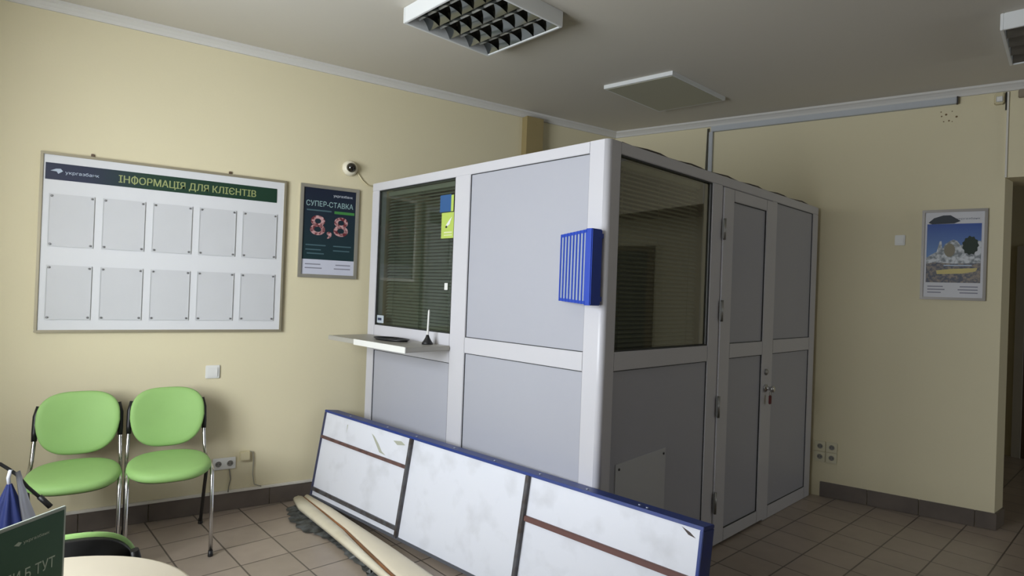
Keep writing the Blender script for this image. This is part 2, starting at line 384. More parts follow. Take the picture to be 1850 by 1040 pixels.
# blinds inside
def blind(a0, a1, z0, z1, side, label, tilt, pitch=.0235):
    t = thing('venetian_blind', label, 'blind', K, AK, None)
    m_ = mat('blind_slat', (160, 164, 150), .5) if side == 'f' else mat('brightened_slat', (176, 176, 160), .5)  # side slats get a lightened copy so they show in the shade
    s = MB(); z = z1 - .04
    while z > z0 + .02:
        Mx = Matrix.Translation((.085, 0, z)) @ Matrix.Rotation(-tilt, 4, 'Y') if side == 'f' else Matrix.Translation((0, .085, z)) @ Matrix.Rotation(tilt, 4, 'X')
        if side == 'f': s.box(-.0125, .0125, a0, a1, -.0004, .0004, Mx)
        else: s.box(a0, a1, -.0125, .0125, -.0004, .0004, Mx)
        z -= pitch
    s.build('slats', m_, t)
    h = MB()
    if side == 'f': h.box(.068, .102, a0, a1, z1 - .03, z1)
    else: h.box(a0, a1, .068, .102, z1 - .03, z1)
    h.build('headrail', m_, t)
    for f in (.12, .5, .88):
        c = MB(); a = a0 + (a1 - a0) * f
        if side == 'f': c.tube([(.071, a, z0 + .02), (.071, a, z1 - .02)], .0012, 6)
        else: c.tube([(a, .071, z0 + .02), (a, .071, z1 - .02)], .0012, 6)
        c.build('ladder_cord', m_, t)
    return t
blind(1.10, 1.89, 1.12, 2.045, 'f', 'grey slatted blind lowered behind the teller window above the counter', R(36), .0205)
blind(.11, .93, 1.12, 2.045, 'd', 'slatted blind with brightened slats behind the side window next to the booth door', R(36), .0215)

# items on and at the teller window -------------------------------------------------
LA = AK  # local frame of the booth for small things
def at_front(name, label, cat, s, z, out=0., group=None):     # x right (towards the outer corner), y into booth, z up
    return thing(name, label, cat, Kp(-out, s, z), AK - R(90), group)
t = at_front('pass_tray', 'flat black tray lying on the counter shelf under the teller window', 'tray', 1.50, 1.083, .12)
mb = MB(); mb.lathe([(.0, 0), (.085, 0), (.10, .012), (.094, .012), (.08, .004), (0, .004)], 28, Matrix.Diagonal((1.6, .8, 1, 1)), cap=False); mb.build('tray_dish', BLACK, t, smooth=True)
mb = MB(); mb.box(-.03, .03, -.02, .02, .004, .007); mb.build('tray_mat', DARK, t)
t = at_front('desk_pen', 'white pen upright in a small black cone holder on the counter shelf', 'pen', 1.20, 1.083, .07)
mb = MB(); mb.lathe([(.032, 0), (.032, .008), (.022, .022), (.012, .04), (.007, .055), (.005, .055)], 20); mb.build('pen_base', BLACK, t)
mb = MB(); mb.tube([(0, 0, .045), (0, 0, .06), (.0, .004, .19), (0, .0045, .2)], [.004, .006, .006, .003], 10); mb.build('pen_barrel', WPL, t)
def sticker(s0, s1, z0, z1, m, name, label, tilt=0.):
    t = at_front(name, label, 'sticker', (s0 + s1) / 2, (z0 + z1) / 2, -.012)
    mb = MB(); mb.box(-(s1 - s0) / 2, (s1 - s0) / 2, -.0012, 0, -(z1 - z0) / 2, (z1 - z0) / 2); mb.build('sticker_sheet', m, t); return t
YG = mat('yellow_green_sticker', (176, 196, 92), .5); BL2 = mat('blue_sticker', (40, 84, 136), .5)
t = sticker(1.09, 1.215, 1.70, 1.85, YG, 'window_sticker', 'yellow green square sticker with a white arrow on the teller window')
mb = MB(); mb.prism([(-.02, .0), (.0, .02), (.035, .05), (.015, .005), (-.005, -.005)], -.0022, -.0012); mb.build('arrow_mark', WPL, t)
mb = MB(); mb.prism([(-.025, -.008), (-.012, .002), (-.005, -.012), (-.018, -.016)], -.0022, -.0012); mb.build('dark_mark', BLACK, t)
mb = MB(); mb.box(-.035, .04, -.0022, -.0012, -.045, -.037); mb.box(-.035, .04, -.0022, -.0012, -.06, -.054); mb.build('caption_strip', mat('pale_print', (210, 215, 170), .5), t)
t = sticker(1.13, 1.235, 1.855, 1.955, BL2, 'window_sticker', 'small blue sticker above the yellow green one on the teller window')
mb = MB(); mb.box(.052, .075, -.0012, 0, -.05, .045); mb.build('side_strip', YG, t)
t = sticker(1.135, 1.165, 1.40, 1.44, WPL, 'window_sticker', 'tiny white tag low on the right of the teller window')
t = sticker(1.805, 1.885, 1.165, 1.215, mat('pale_blue_label', (176, 186, 196), .5), 'window_sticker', 'small pale printed label in the lower left corner of the teller window')
mb = MB(); mb.box(-.03, .015, -.0022, -.0012, -.008, .008); mb.build('dark_strip', mat('label_navy', (40, 52, 80), .5), t)

# blue fan of display sleeves on the corner of the booth
t = at_front('display_sleeve_rack', 'bright blue rack of upright display sleeves on the booth corner', 'display rack', .13, 1.525, 0)
for zb in (-.14, .14): mb = MB(); mb.box(-.10, .118, -.012, 0, zb - .01, zb + .01); mb.build('wall_bracket', BLUEP, t)
GS = mat('sleeve_sheet', (150, 160, 178), .3)
for k in range(8):
    x0 = -.118 + k * .026; yk = -.016 - k * .0085
    Mx = Matrix.Translation((x0, yk, 0)) @ rotz(R(-16)); zs = .155 + .0012 * k
    mb = MB()
    for q in ((0, .010, -zs, zs), (.010, .03, -zs, -zs + .014), (.010, .03, zs - .014, zs)): mb.box(q[0], q[1], -.004, .004, q[2], q[3], Mx, bev=.001)
    sl = mb.build('sleeve', BLUEP, t)
    mb = MB(); mb.box(.010, .03, -.0012, .0012, -zs + .014, zs - .014, Mx); mb.build('sleeve_sheet', GS, sl)
mb = MB(); mb.box(.082, .122, -.086, -.012, -.168, .168, bev=.004); mb.build('spine', BLUEP, t)

# sheet on the lower panel of the door side
t = thing('paper_sheet', 'large grey sheet fixed low on the booth panel under the side window', 'paper sheet', Kp(.35, .0, .44), AK)
mb = MB(); mb.prism([(-.21, -.2), (.21, -.2), (.21, .205), (-.21, .19)], .0035, .0075); mb.build('sheet', mat('grey_sheet', (188, 189, 192), .5), t)
for sx, sz in ((-.185, .165), (.19, .18)):
    mb = MB(); mb.lathe([(.006, 0), (.006, .003), (.002, .004)], 12, Matrix.Translation((sx, .0035, sz)) @ Matrix.Rotation(R(90), 4, 'X')); mb.build('rivet', DARK, t)
t = thing('key_fob', 'dark red key fob hanging from the lock of the booth door', 'key', Kp(1.70, -.03, .83), AK)
mb = MB(); mb.box(-.012, .012, -.012, .0, -.075, -.02, bev=.003); mb.build('fob_tag', mat('dark_red_tag', (96, 28, 30), .5), t)
mb = MB(); mb.tube([(0 + .014 * math.cos(a / 10 * 6.283), -.006, -.008 + .014 * math.sin(a / 10 * 6.283)) for a in range(11)], .0018, 6); mb.build('key_ring', STEEL, t)

# ------------------------------------------------------------------ notice board on the back wall
NX0, NX1, NZ0, NZ1 = -4.035, -2.79, 1.095, 2.055
nbd = thing('notice_board', 'wide white information board with green header and ten clear pockets', 'notice board', (-3.4125, 0, 1.575), 0)
hw, hh = (NX1 - NX0) / 2, (NZ1 - NZ0) / 2
mb = MB(); mb.box(-hw + .012, hw - .012, -.016, 0, -hh + .012, hh - .012); mb.build('backing_sheet', mat('board_white', (212, 213, 216), .42), nbd)
mb = MB()
mb.box(-hw, hw, -.024, 0, hh - .014, hh, bev=.002); mb.box(-hw, hw, -.024, 0, -hh, -hh + .014, bev=.002)
mb.box(-hw, -hw + .014, -.024, 0, -hh + .014, hh - .014, bev=.002); mb.box(hw - .014, hw, -.024, 0, -hh + .014, hh - .014, bev=.002)
mb.build('frame', mat('board_frame', (158, 150, 128), .4, .4), nbd)
HDR = gradmat('header_print', (18, 28, 58), (8, 50, 32), 0, -.42, -.12)
hz0, hz1 = 1.910 - 1.575, 1.998 - 1.575
mb = MB(); mb.box(-.60, .565, -.0185, -.016, hz0, hz1); hd = mb.build('header_strip', HDR, nbd)
HY = mat('header_yellow', (150, 158, 104), .5)
full = text_width('ІНООРМАЦІЯ ДЛЯ КЛІЄНТІВ'); k_ = .715 / full; hx = -.275
for word, lead in (('ІНООРМАЦІЯ', ''), ('ДЛЯ', 'ІНООРМАЦІЯ '), ('КЛІЄНТІВ', 'ІНООРМАЦІЯ ДЛЯ ')):
    ww = text_width(word); xs_ = text_width(lead + word) - ww
    dz_ = .008 if word == 'ДЛЯ' else 0; dt_ = .004 if 'Ц' in word else 0
    # letter Ф drawn as a bowl with its own stem
    wobj = text('header_text', word, hx + xs_ * k_, hz0 + .021 - max(dz_, dt_ * 2), ww * k_, .042 + max(dz_, dt_ * 2), HY, nbd, -.0187)
    b = bmesh.new(); b.from_mesh(wobj.data); g2 = bmesh.ops.duplicate(b, geom=list(b.verts) + list(b.edges) + list(b.faces))
    for v_ in g2['geom']:
        if isinstance(v_, bmesh.types.BMVert): v_.co.x += .0016; v_.co.y -= .00025
    if 'ІНОО' in word:
        xc = hx + (text_width('ІНО') - text_width('О') / 2) * k_ + .0008
        q_ = bmesh.ops.create_cube(b, size=1)['verts']
        for v_ in q_: v_.co = Vector((xc + v_.co.x * .0055, -.01945 + v_.co.y * .0004, hz0 + .042 + v_.co.z * .05))
    b.to_mesh(wobj.data); b.free()
LW_ = mat('logo_pale', (176, 188, 204), .5)
text('logo_text', 'укргазбанк', -.515, hz0 + .030, .15, .022, LW_, nbd, -.0187, bold=.01)
mb = MB(); mb.prism([(-.578, hz0 + .046), (-.555, hz0 + .058), (-.535, hz0 + .060), (-.525, hz0 + .048), (-.545, hz0 + .032), (-.552, hz0 + .044)], -.0195, -.0186); mb.build('logo_mark', LW_, nbd)
PK = mat('pocket_sheet', (198, 199, 202), .35, var=.03, scale=8)
PIN = mat('pin_metal', (150, 150, 152), .35, .8)
for r_, (za, zb) in enumerate(((1.555, 1.835), (1.165, 1.455))):
    for c in range(5):
        x0 = -3.993 + c * .2375 + 3.4125; x1 = x0 + .20; a = za - 1.575; b_ = zb - 1.575
        mb = MB(); mb.box(x0, x1, -.0205, -.0185, a, b_); p = mb.build('document_pocket', PK, nbd)
        mb = MB()
        for q in ((x0, x1, a, a + .005), (x0, x0 + .004, a + .005, b_), (x1 - .004, x1, a + .005, b_)): mb.box(q[0], q[1], -.0222, -.0205, q[2], q[3])
        mb.build('pocket_rim', mat('acrylic_rim', (196, 198, 200), .3), p)
        for px_ in (x0 + .012, x1 - .012):
            for pz_ in (a + .012, b_ - .012):
                mb = MB(); mb.lathe([(.0055, 0), (.0055, .008), (.003, .010)], 10, Matrix.Translation((px_, -.0185, pz_)) @ Matrix.Rotation(R(90), 4, 'X')); mb.build('pin', PIN, p)
for xx in (-3.81 + 3.4125, -3.12 + 3.4125):
    mb = MB(); mb.box(xx - .008, xx + .008, -.01, 0, hh, hh + .018, bev=.002); mb.build('hanger', mat('hanger_brown', (92, 74, 56), .5), nbd)

# ------------------------------------------------------------------ dark poster beside the board
ps = thing('framed_poster', 'dark navy framed deposit poster on the wall between notice board and booth', 'poster', (-2.5075, 0, 1.753), 0)
pw, ph = .1945, .305
def frame4(w_, h_, t_, d, m, parent, name='frame'):
    mb = MB(); mb.box(-w_, w_, -d, 0, h_ - t_, h_, bev=.002); mb.box(-w_, w_, -d, 0, -h_, -h_ + t_, bev=.002)
    mb.box(-w_, -w_ + t_, -d, 0, -h_ + t_, h_ - t_, bev=.002); mb.box(w_ - t_, w_, -d, 0, -h_ + t_, h_ - t_, bev=.002); return mb.build(name, m, parent)
frame4(pw, ph, .022, .018, ALU, ps)
NAVY = gradmat('poster_navy', (14, 24, 48), (16, 46, 50), 2, .3, -.2)
mb = MB(); mb.box(-pw + .022, pw - .022, -.008, 0, -.185, ph - .022); mb.build('poster_print', NAVY, ps)
mb = MB(); mb.box(-pw + .022, pw - .022, -.008, 0, -ph + .022, -.185); mb.build('poster_footer', mat('poster_white', (196, 198, 212), .5), ps)
PT = mat('poster_text', (150, 178, 178), .5); PD = mat('poster_dim_text', (70, 96, 104), .5)
text('poster_heading', 'СУПЕР-СТАВКА', -.155, .165, .31, .036, PT, ps, -.0082, bold=.01)
text('poster_logo', 'укргазбанк', .02, .232, .13, .022, mat('poster_pale', (190, 196, 206), .5), ps, -.0082, bold=.01)
mb = MB(); mb.box(-.15, .01, -.0088, -.008, .133, .142); mb.build('text_line', PD, ps)
mb = MB(); mb.box(.03, .165, -.0088, -.008, .125, .143); mb.build('green_bar', mat('poster_green', (62, 128, 62), .5), ps)
text('poster_digits', '8,8', -.125, -.045, .25, .15, mixmat('bead_print', (196, 156, 156), (104, 36, 44), 60, .42, .58, .5), ps, -.0084, bold=.03)
for k, (xa, xb, z) in enumerate(((-.15, -.02, -.095), (.03, .15, -.095), (-.15, -.05, -.125), (.03, .14, -.125), (-.14, -.03, -.15))):
    mb = MB(); mb.box(xa, xb, -.0088, -.008, z, z + .008); mb.build('text_line', PD, ps)
for xa, xb, z in ((-.15, -.05, -.22), (-.15, -.04, -.245), (.05, .15, -.22), (.04, .15, -.245)):
    mb = MB(); mb.box(xa, xb, -.0088, -.008, z, z + .007); mb.build('text_line', mat('grey_print', (130, 130, 144), .5), ps)

# ------------------------------------------------------------------ city poster on the right wall
o_ = Bp(2.463, 0, 1.757)
pc = thing('framed_poster', 'silver framed poster of white buildings under a blue sky on the right wall', 'poster', o_, AB)
pw2, ph2 = .176, .300
frame4(pw2, ph2, .017, .018, mat('silver_frame', (168, 164, 160), .35, .5), pc)
mb = MB(); mb.box(-.159, .159, -.008, 0, -ph2 + .017, ph2 - .017); mb.build('poster_border', mat('poster_paper', (206, 206, 210), .5), pc)
SKYM = gradmat('print_sky', (112, 146, 190), (58, 86, 158), 2, -.05, .2)
mb = MB(); mb.box(-.146, .146, -.0088, -.008, -.185, .205); mb.build('printed_sky', SKYM, pc)
mb = MB(); mb.prism([(-.14, .215), (-.11, .245), (-.06, .262), (-.02, .262), (.01, .24), (.035, .222), (.0, .207), (-.12, .205)], -.0094, -.008); mb.build('printed_cloud', mat('print_dark_cloud', (56, 62, 70), .6), pc)
mb = MB(); mb.prism([(-.146, -.02), (-.12, .0), (-.09, .02), (-.075, .09), (-.065, .09), (-.06, .04), (-.045, .07), (-.02, .09), (.0, .1), (.02, .09), (.04, .06), (.06, .08), (.08, .10), (.1, .09), (.146, .09), (.146, -.185), (-.146, -.185)], -.0092, -.0088)
mb.build('printed_buildings', mixmat('print_buildings', (206, 210, 214), (128, 134, 138), 38, .42, .6, .6), pc)
mb = MB(); mb.prism([(-.146, -.06), (-.1, -.05), (0, -.06), (.146, -.055), (.146, -.185), (-.146, -.185)], -.0096, -.0092)
mb.build('printed_street', mixmat('print_street', (92, 96, 108), (150, 140, 128), 60, .4, .62, .6), pc)
mb = MB(); pts = []
for k in range(22):
    a = k / 22 * 6.283; q = .052 + .004 * math.sin(5 * a) + .004 * math.cos(11 * a) + .003 * math.sin(17 * a); pts.append((.09 + q * math.cos(a) * .8, .06 + q * math.sin(a) * 1.15))
mb.prism(pts, -.0099, -.0092); mb.build('printed_tree', mat('print_tree', (40, 54, 44), .6), pc)
mb = MB(); pts = [(-.02 + .03 * math.cos(k / 16 * 6.283), .03 + .045 * math.sin(k / 16 * 6.283)) for k in range(16)]
mb.prism(pts, -.0099, -.0092); mb.build('printed_dome', mat('print_dome', (134, 128, 110), .6), pc)
mb = MB(); mb.prism([(-.09, -.105), (-.085, -.13), (.05, -.125), (.12, -.11), (.13, -.088), (-.02, -.095)], -.0102, -.0096); mb.build('printed_boat', mat('print_yellow', (200, 186, 124), .6), pc)
mb = MB(); mb.box(-.05, .10, -.0102, -.0096, -.075, -.067); mb.build('printed_rail', mat('print_pale_blue', (176, 190, 206), .6), pc)
text('poster_logo', 'укргазбанк', .012, .228, .125, .016, mat('print_grey_blue', (110, 116, 130), .5), pc, -.0082, bold=.01)
for xa, xb, z in ((-.135, -.05, -.215), (-.135, -.04, -.235), (-.135, -.06, -.255), (.04, .135, -.215), (.03, .135, -.235), (.04, .135, -.255)):
    mb = MB(); mb.box(xa, xb, -.0088, -.008, z, z + .007); mb.build('text_line', mat('grey_print', (130, 130, 144), .5), pc)

# ------------------------------------------------------------------ switches, sockets, cables
def wall_plate(name, label, cat, loc, rz, w_, h_, n=1, kind='switch', m=WPL, d=.011):
    t = thing(name, label, cat, loc, rz)
    mb = MB(); mb.box(-w_ / 2, w_ / 2, -d, 0, -h_ / 2, h_ / 2, bev=.003); mb.build('face_plate', m, t)
    for k in range(n):
        cx = -w_ / 2 + w_ * (k + .5) / n
        if kind == 'switch':
            mb = MB(); mb.box(cx - w_ / n * .36, cx + w_ / n * .36, -d - .005, -d + .001, -h_ * .36, h_ * .36, bev=.002); mb.build('rocker', m, t)
        else:
            Mx = Matrix.Translation((cx, -d, 0)) @ Matrix.Rotation(R(90), 4, 'X')
            mb = MB(); mb.lathe([(.021, -.001), (.021, .004), (.018, .004), (.018, .001)], 20, Mx, cap=False); mb.build('socket_ring', m, t)
            mb = MB(); mb.lathe([(.0175, -.0005), (.0175, .0008)], 20, Mx); mb.build('socket_well', mat('socket_grey', (120, 118, 112), .5), t)
            for sx in (-.008, .008):
                mb = MB(); mb.lathe([(.0028, .0008), (.0028, .0016)], 8, Matrix.Translation((sx, 0, 0)) @ Mx); mb.build('pin_hole', BLACK, t)
    return t
wall_plate('light_switch', 'square white light switch on the wall above the right green chair', 'switch', (-3.174, 0, .853), 0, .078, .078)
wall_plate('power_socket', 'white double power socket low on the wall right of the green chairs', 'socket', (-3.09, 0, .288), 0, .13, .07, 2, 'socket')
t = thing('junction_box', 'small cream cable box low on the wall right of the double socket', 'junction box', (-2.975, 0, .325), 0)
mb = MB(); mb.box(-.03, .03, -.03, 0, -.028, .028, bev=.005); mb.build('box_body', CREAMP, t)
mb = MB(); mb.tube([(.02, -.012, .025), (.045, -.012, .02), (.052, -.010, -.03), (.05, -.010, -.12), (.06, -.014, -.185), (.1, -.024, -.2)], .0032, 8); mb.build('cable', mat('grey_cable', (150, 146, 132), .5), t)
t = thing('surface_cable', 'thin grey cable dropping from the double socket to the baseboard', 'cable', (-3.06, 0, .25), 0)
mb = MB(); mb.tube([(0, -.006, 0), (.01, -.006, -.06), (.0, -.008, -.11), (-.004, -.024, -.135)], .003, 8); mb.build('cable_run', mat('grey_cable2', (120, 116, 106), .5), t)
wall_plate('thermostat', 'small white square wall device left of the city poster', 'thermostat', Bp(2.164, 0, 1.858), AB, .06, .07)
k = 0
for nm, ds, dz in (('upper left', 0, .038), ('upper right', .076, .038), ('lower left', 0, -.038), ('lower right', .076, -.038)):
    wall_plate('power_socket', nm + ' socket in the block of four low on the right wall beside the booth', 'socket', Bp(1.715 + ds, 0, .325 + dz), AB, .072, .072, 1, 'socket', mat('aged_white', (206, 200, 172), .5))
t = thing('motion_sensor', 'small cream alarm sensor high on the right wall near the opening', 'sensor', Bp(2.675, 0, 2.755), AB)
mb = MB(); mb.box(-.024, .024, -.04, 0, -.035, .035, bev=.006); mb.build('sensor_body', CREAMP, t)
mb = MB(); mb.box(-.018, .018, -.046, -.038, -.025, .012, bev=.006); mb.build('sensor_lens', WPL, t)
t = thing('junction_box', 'grey cable box high on the lintel over the opening at the right', 'junction box', Bp(2.80, 0, 2.775), AB)
mb = MB(); mb.box(-.03, .03, -.035, 0, -.025, .025, bev=.005); mb.build('box_body', mat('grey_box', (140, 130, 112), .6), t)
t = thing('cable_duct', 'thin white cable duct running down the right wall to the opening', 'cable duct', Bp(2.722, 0, LZ), AB)
mb = MB(); mb.box(-.006, .004, -.012, 0, 0, H - LZ - .055, bev=.001); mb.build('duct_profile', TRIMW, t)
mb = MB(); mb.box(-.014, -.007, -.01, 0, H - LZ - .17, H - LZ - .055); mb.build('dark_cable', DARK, t)
# horizontal cable trunking under the crown on the right wall, with the vertical leg to the booth
t = thing('cable_trunking', 'long grey blue cable trunking under the ceiling of the right wall', 'cable trunking', Bp(0, 0, 0), AB)
TK = mat('trunking_grey', (176, 180, 184), .5)
mb = MB(); mb.box(.85, 2.455, -.032, 0, 2.757, 2.800, bev=.003); mb.build('horizontal_trunk', TK, t)
mb = MB(); mb.box(2.455, 2.462, -.034, 0, 2.755, 2.802); mb.build('end_cap', DARK, t)
mb = MB(); mb.box(.835, .865, -.03, 0, 2.1, 2.757, bev=.003); mb.build('vertical_trunk', TK, t)
for sx in (.815, .826): mb = MB(); mb.tube([(sx, -.008, 2.12), (sx - .004, -.008, 2.45), (sx + .004, -.008, 2.79)], .004, 8); mb.build('cable', mat('grey_cable3', (96, 96, 90), .5), t)
mb = MB()
for k in range(9): 
    xx = 2.455 + random.uniform(-.09, .07); zz = 2.69 + random.uniform(-.05, .04); q = random.uniform(.003, .007)
    mb.lathe([(q, 0), (q * .7, .0012)], 7, Matrix.Translation((xx, 0, zz)) @ Matrix.Rotation(R(90), 4, 'X'))
c = mb.build('plaster_chips', mat('chip_brown', (120, 98, 66), .8)); c.rotation_euler = (0, 0, AB)
tag(c, 'scatter of small plaster chips on the right wall below the trunking end', 'plaster damage', kind='stuff')
# cables resting over the booth top
t = thing('roof_cable', 'thin dark cable lying along the top edge of the booth door side', 'cable', Kp(0, 0, BH), AK)
mb = MB(); pts = [(.12 + k * .10, .02 + .012 * math.sin(k * 1.7), .006 + .004 * math.sin(k * 2.3) ** 2) for k in range(24)]; mb.tube(pts, .004, 6); mb.build('cable_run', mat('dark_cable_m', (74, 66, 58), .6), t)

# dome camera
t = thing('dome_camera', 'white dome camera with a dark ball lens above the navy poster', 'camera', (-2.385, 0, 2.196), 0)
Mx = Matrix.Rotation(R(90), 4, 'X')
mb = MB(); mb.lathe([(.052, 0), (.052, .012), (.046, .03), (.036, .042), (.034, .042)], 28, Mx); mb.build('camera_base', mat('cream_white', (226, 220, 200), .35), t)
mb = MB(); mb.lathe([(.033 * math.cos(a * math.pi / 2 / 8), .04 + .033 * math.sin(a * math.pi / 2 / 8)) for a in range(8)] + [(.001, .073)], 24, Mx @ Matrix.Rotation(R(0), 4, 'X')); mb.build('camera_ball', mat('gloss_black', (14, 10, 8), .08, coat=1.), t)
t = thing('camera_cable', 'pale cable sagging from the dome camera to the booth top', 'cable', (-2.385, 0, 2.196), 0)
mb = MB(); mb.tube([(.052, -.006, -.02), (.09, -.008, -.07), (.13, -.008, -.10), (.19, -.01, -.10)], .0045, 8); mb.build('cable_run', CREAMP, t)

# ------------------------------------------------------------------ ceiling luminaires
def luminaire(label, loc, rz):
    t = thing('ceiling_luminaire', label, 'ceiling light', loc, rz, 'square louvred ceiling luminaires')
    w_ = .292; d = .082
    mb = MB()
    for q in ((-w_, w_, -w_, -w_ + .014), (-w_, w_, w_ - .014, w_), (-w_, -w_ + .014, -w_ + .014, w_ - .014), (w_ - .014, w_, -w_ + .014, w_ - .014)): mb.box(*q, -d, 0, bev=.002)
    mb.box(-w_ + .014, w_ - .014, -w_ + .014, w_ - .014, -.012, 0); mb.build('housing', mat('lamp_white', (220, 222, 222), .4), t)
    AL = mat('louvre_mirror', (124, 128, 128), .10, 1.); iw = w_ - .014; n = 4; p = 2 * iw / n
    for k in range(n):       # parabolic channels
        x0 = -iw + k * p; mb = MB(); b = bmesh.new(); prof = []
        for i in range(13):
            f = i / 12; x = x0 + p * f; z = -d + .006 + .060 * (1 - abs(2 * f - 1) ** 2.2)
            prof.append((x, z))
        a = [b.verts.new((x, -iw, z)) for x, z in prof]; c = [b.verts.new((x, iw, z)) for x, z in prof]
        a2 = [b.verts.new((x, -iw, z + .0012)) for x, z in prof]; c2 = [b.verts.new((x, iw, z + .0012)) for x, z in prof]
        for i in range(12):
            f = b.faces.new((a[i], a[i + 1], c[i + 1], c[i])); f.smooth = True
            f = b.faces.new((a2[i], c2[i], c2[i + 1], a2[i + 1])); f.smooth = True
        mb.merge(b); ch = mb.build('reflector', AL, t)
        mb = MB(); xc = x0 + p / 2; mb.tube([(xc, -iw + .01, -.038), (xc, iw - .01, -.038)], .008, 12); mb.build('fluorescent_tube', mat('tube_white', (214, 216, 214), .3), ch)
    for j in range(1, 6):
        mb = MB(); y = -iw + 2 * iw * j / 6
        for k in range(n):
            x0 = -iw + k * p; b = bmesh.new(); N = 10; lo = []; hi = []; lo2 = []; hi2 = []
            for i in range(N + 1):
                f = i / N; x = x0 + p * f; zb = -d + .004 + .020 * (1 - (2 * f - 1) ** 2); zt = -d + .006 + .058 * (1 - abs(2 * f - 1) ** 2.2)
                zt = max(zt, zb + .001); lo.append(b.verts.new((x, y - .0008, zb))); hi.append(b.verts.new((x, y - .0022, zt))); lo2.append(b.verts.new((x, y + .0008, zb))); hi2.append(b.verts.new((x, y + .0022, zt)))
            for i in range(N):
                b.faces.new((lo[i], lo[i + 1], hi[i + 1], hi[i])); b.faces.new((lo2[i], hi2[i], hi2[i + 1], lo2[i + 1])); b.faces.new((lo[i], lo2[i], lo2[i + 1], lo[i + 1]))
            mb.merge(b)
        mb.build('cross_blade', AL, t)
    return t
luminaire('square louvred ceiling luminaire above the room middle, fully in view', (-2.135, -1.325, H), R(10.5))
luminaire('square louvred ceiling luminaire at the upper right edge of the view', (.27, -3.05, H), R(14))
t = thing('ceiling_panel', 'flat square panel fixed to the ceiling above the booth', 'ceiling panel', (0, 0, H), 0)
q = [(-.90, -.86), (-.745, -1.34), (-.075, -1.225), (-.235, -.74)]
mb = MB(); b = bmesh.new(); lo = [b.verts.new((x, y, -.026)) for x, y in q]; hi = [b.verts.new((x, y, 0)) for x, y in q]
b.faces.new(lo); b.faces.new(hi[::-1])
for i in range(4): b.faces.new((lo[i], lo[(i + 1) % 4], hi[(i + 1) % 4], hi[i]))
bmesh.ops.recalc_face_normals(b, faces=b.faces); mb.merge(b); mb.build('panel_rim', mat('lamp_white', (220, 222, 222), .4), t)
mb = MB(); c_ = Vector((sum(p[0] for p in q) / 4, sum(p[1] for p in q) / 4)); b = bmesh.new()
q2 = [c_ + (Vector(p) - c_) * .95 for p in q]; lo = [b.verts.new((p.x, p.y, -.028)) for p in q2]; hi = [b.verts.new((p.x, p.y, -.0255)) for p in q2]
b.faces.new(lo); b.faces.new(hi[::-1])
for i in range(4): b.faces.new((lo[i], lo[(i + 1) % 4], hi[(i + 1) % 4], hi[i]))
bmesh.ops.recalc_face_normals(b, faces=b.faces); mb.merge(b); mb.build('diffuser', mat('diffuser_grey', (170, 168, 150), .5), t)

# ------------------------------------------------------------------ green chairs
def rrect(w_, d, n=48, p=2.6, wf=None):
    out = []
    for k in range(n):
        a = 2 * math.pi * k / n; c, s = math.cos(a), math.sin(a)
        x = w_ * math.copysign(abs(c) ** (2 / p), c); y = d * math.copysign(abs(s) ** (2 / p), s)
        if wf: x *= wf(y / d)
        out.append((x, y))
    return out
def pad(outline, h, shape, M=None, inset=.3, lift=None):
    """cushion: rings from rim to crown; shape(x,y)->extra z"""
    mb = MB(); b = bmesh.new(); rings = []
    prof = [(.93, 0), (.985, .2), (1.0, .45), (.985, .68), (.94, .86), (.85, .95), (.65, 1.0), (.35, 1.02)]
    for s, f in prof: rings.append([b.verts.new((x * s, y * s, f * h + shape(x * s, y * s))) for x, y in outline])
    n = len(outline)
    for r0, r1 in zip(rings, rings[1:]):
        for k in range(n): b.faces.new((r0[k], r0[(k + 1) % n], r1[(k + 1) % n], r1[k]))
    c = b.verts.new((0, 0, 1.02 * h + shape(0, 0)))
    for k in range(n): b.faces.new((rings[-1][k], rings[-1][(k + 1) % n], c))
    c = b.verts.new((0, 0, shape(0, 0)))
    for k in range(n): b.faces.new((rings[0][(k + 1) % n], rings[0][k], c))
    for f in b.faces: f.smooth = True
    mb.merge(b, M); return mb
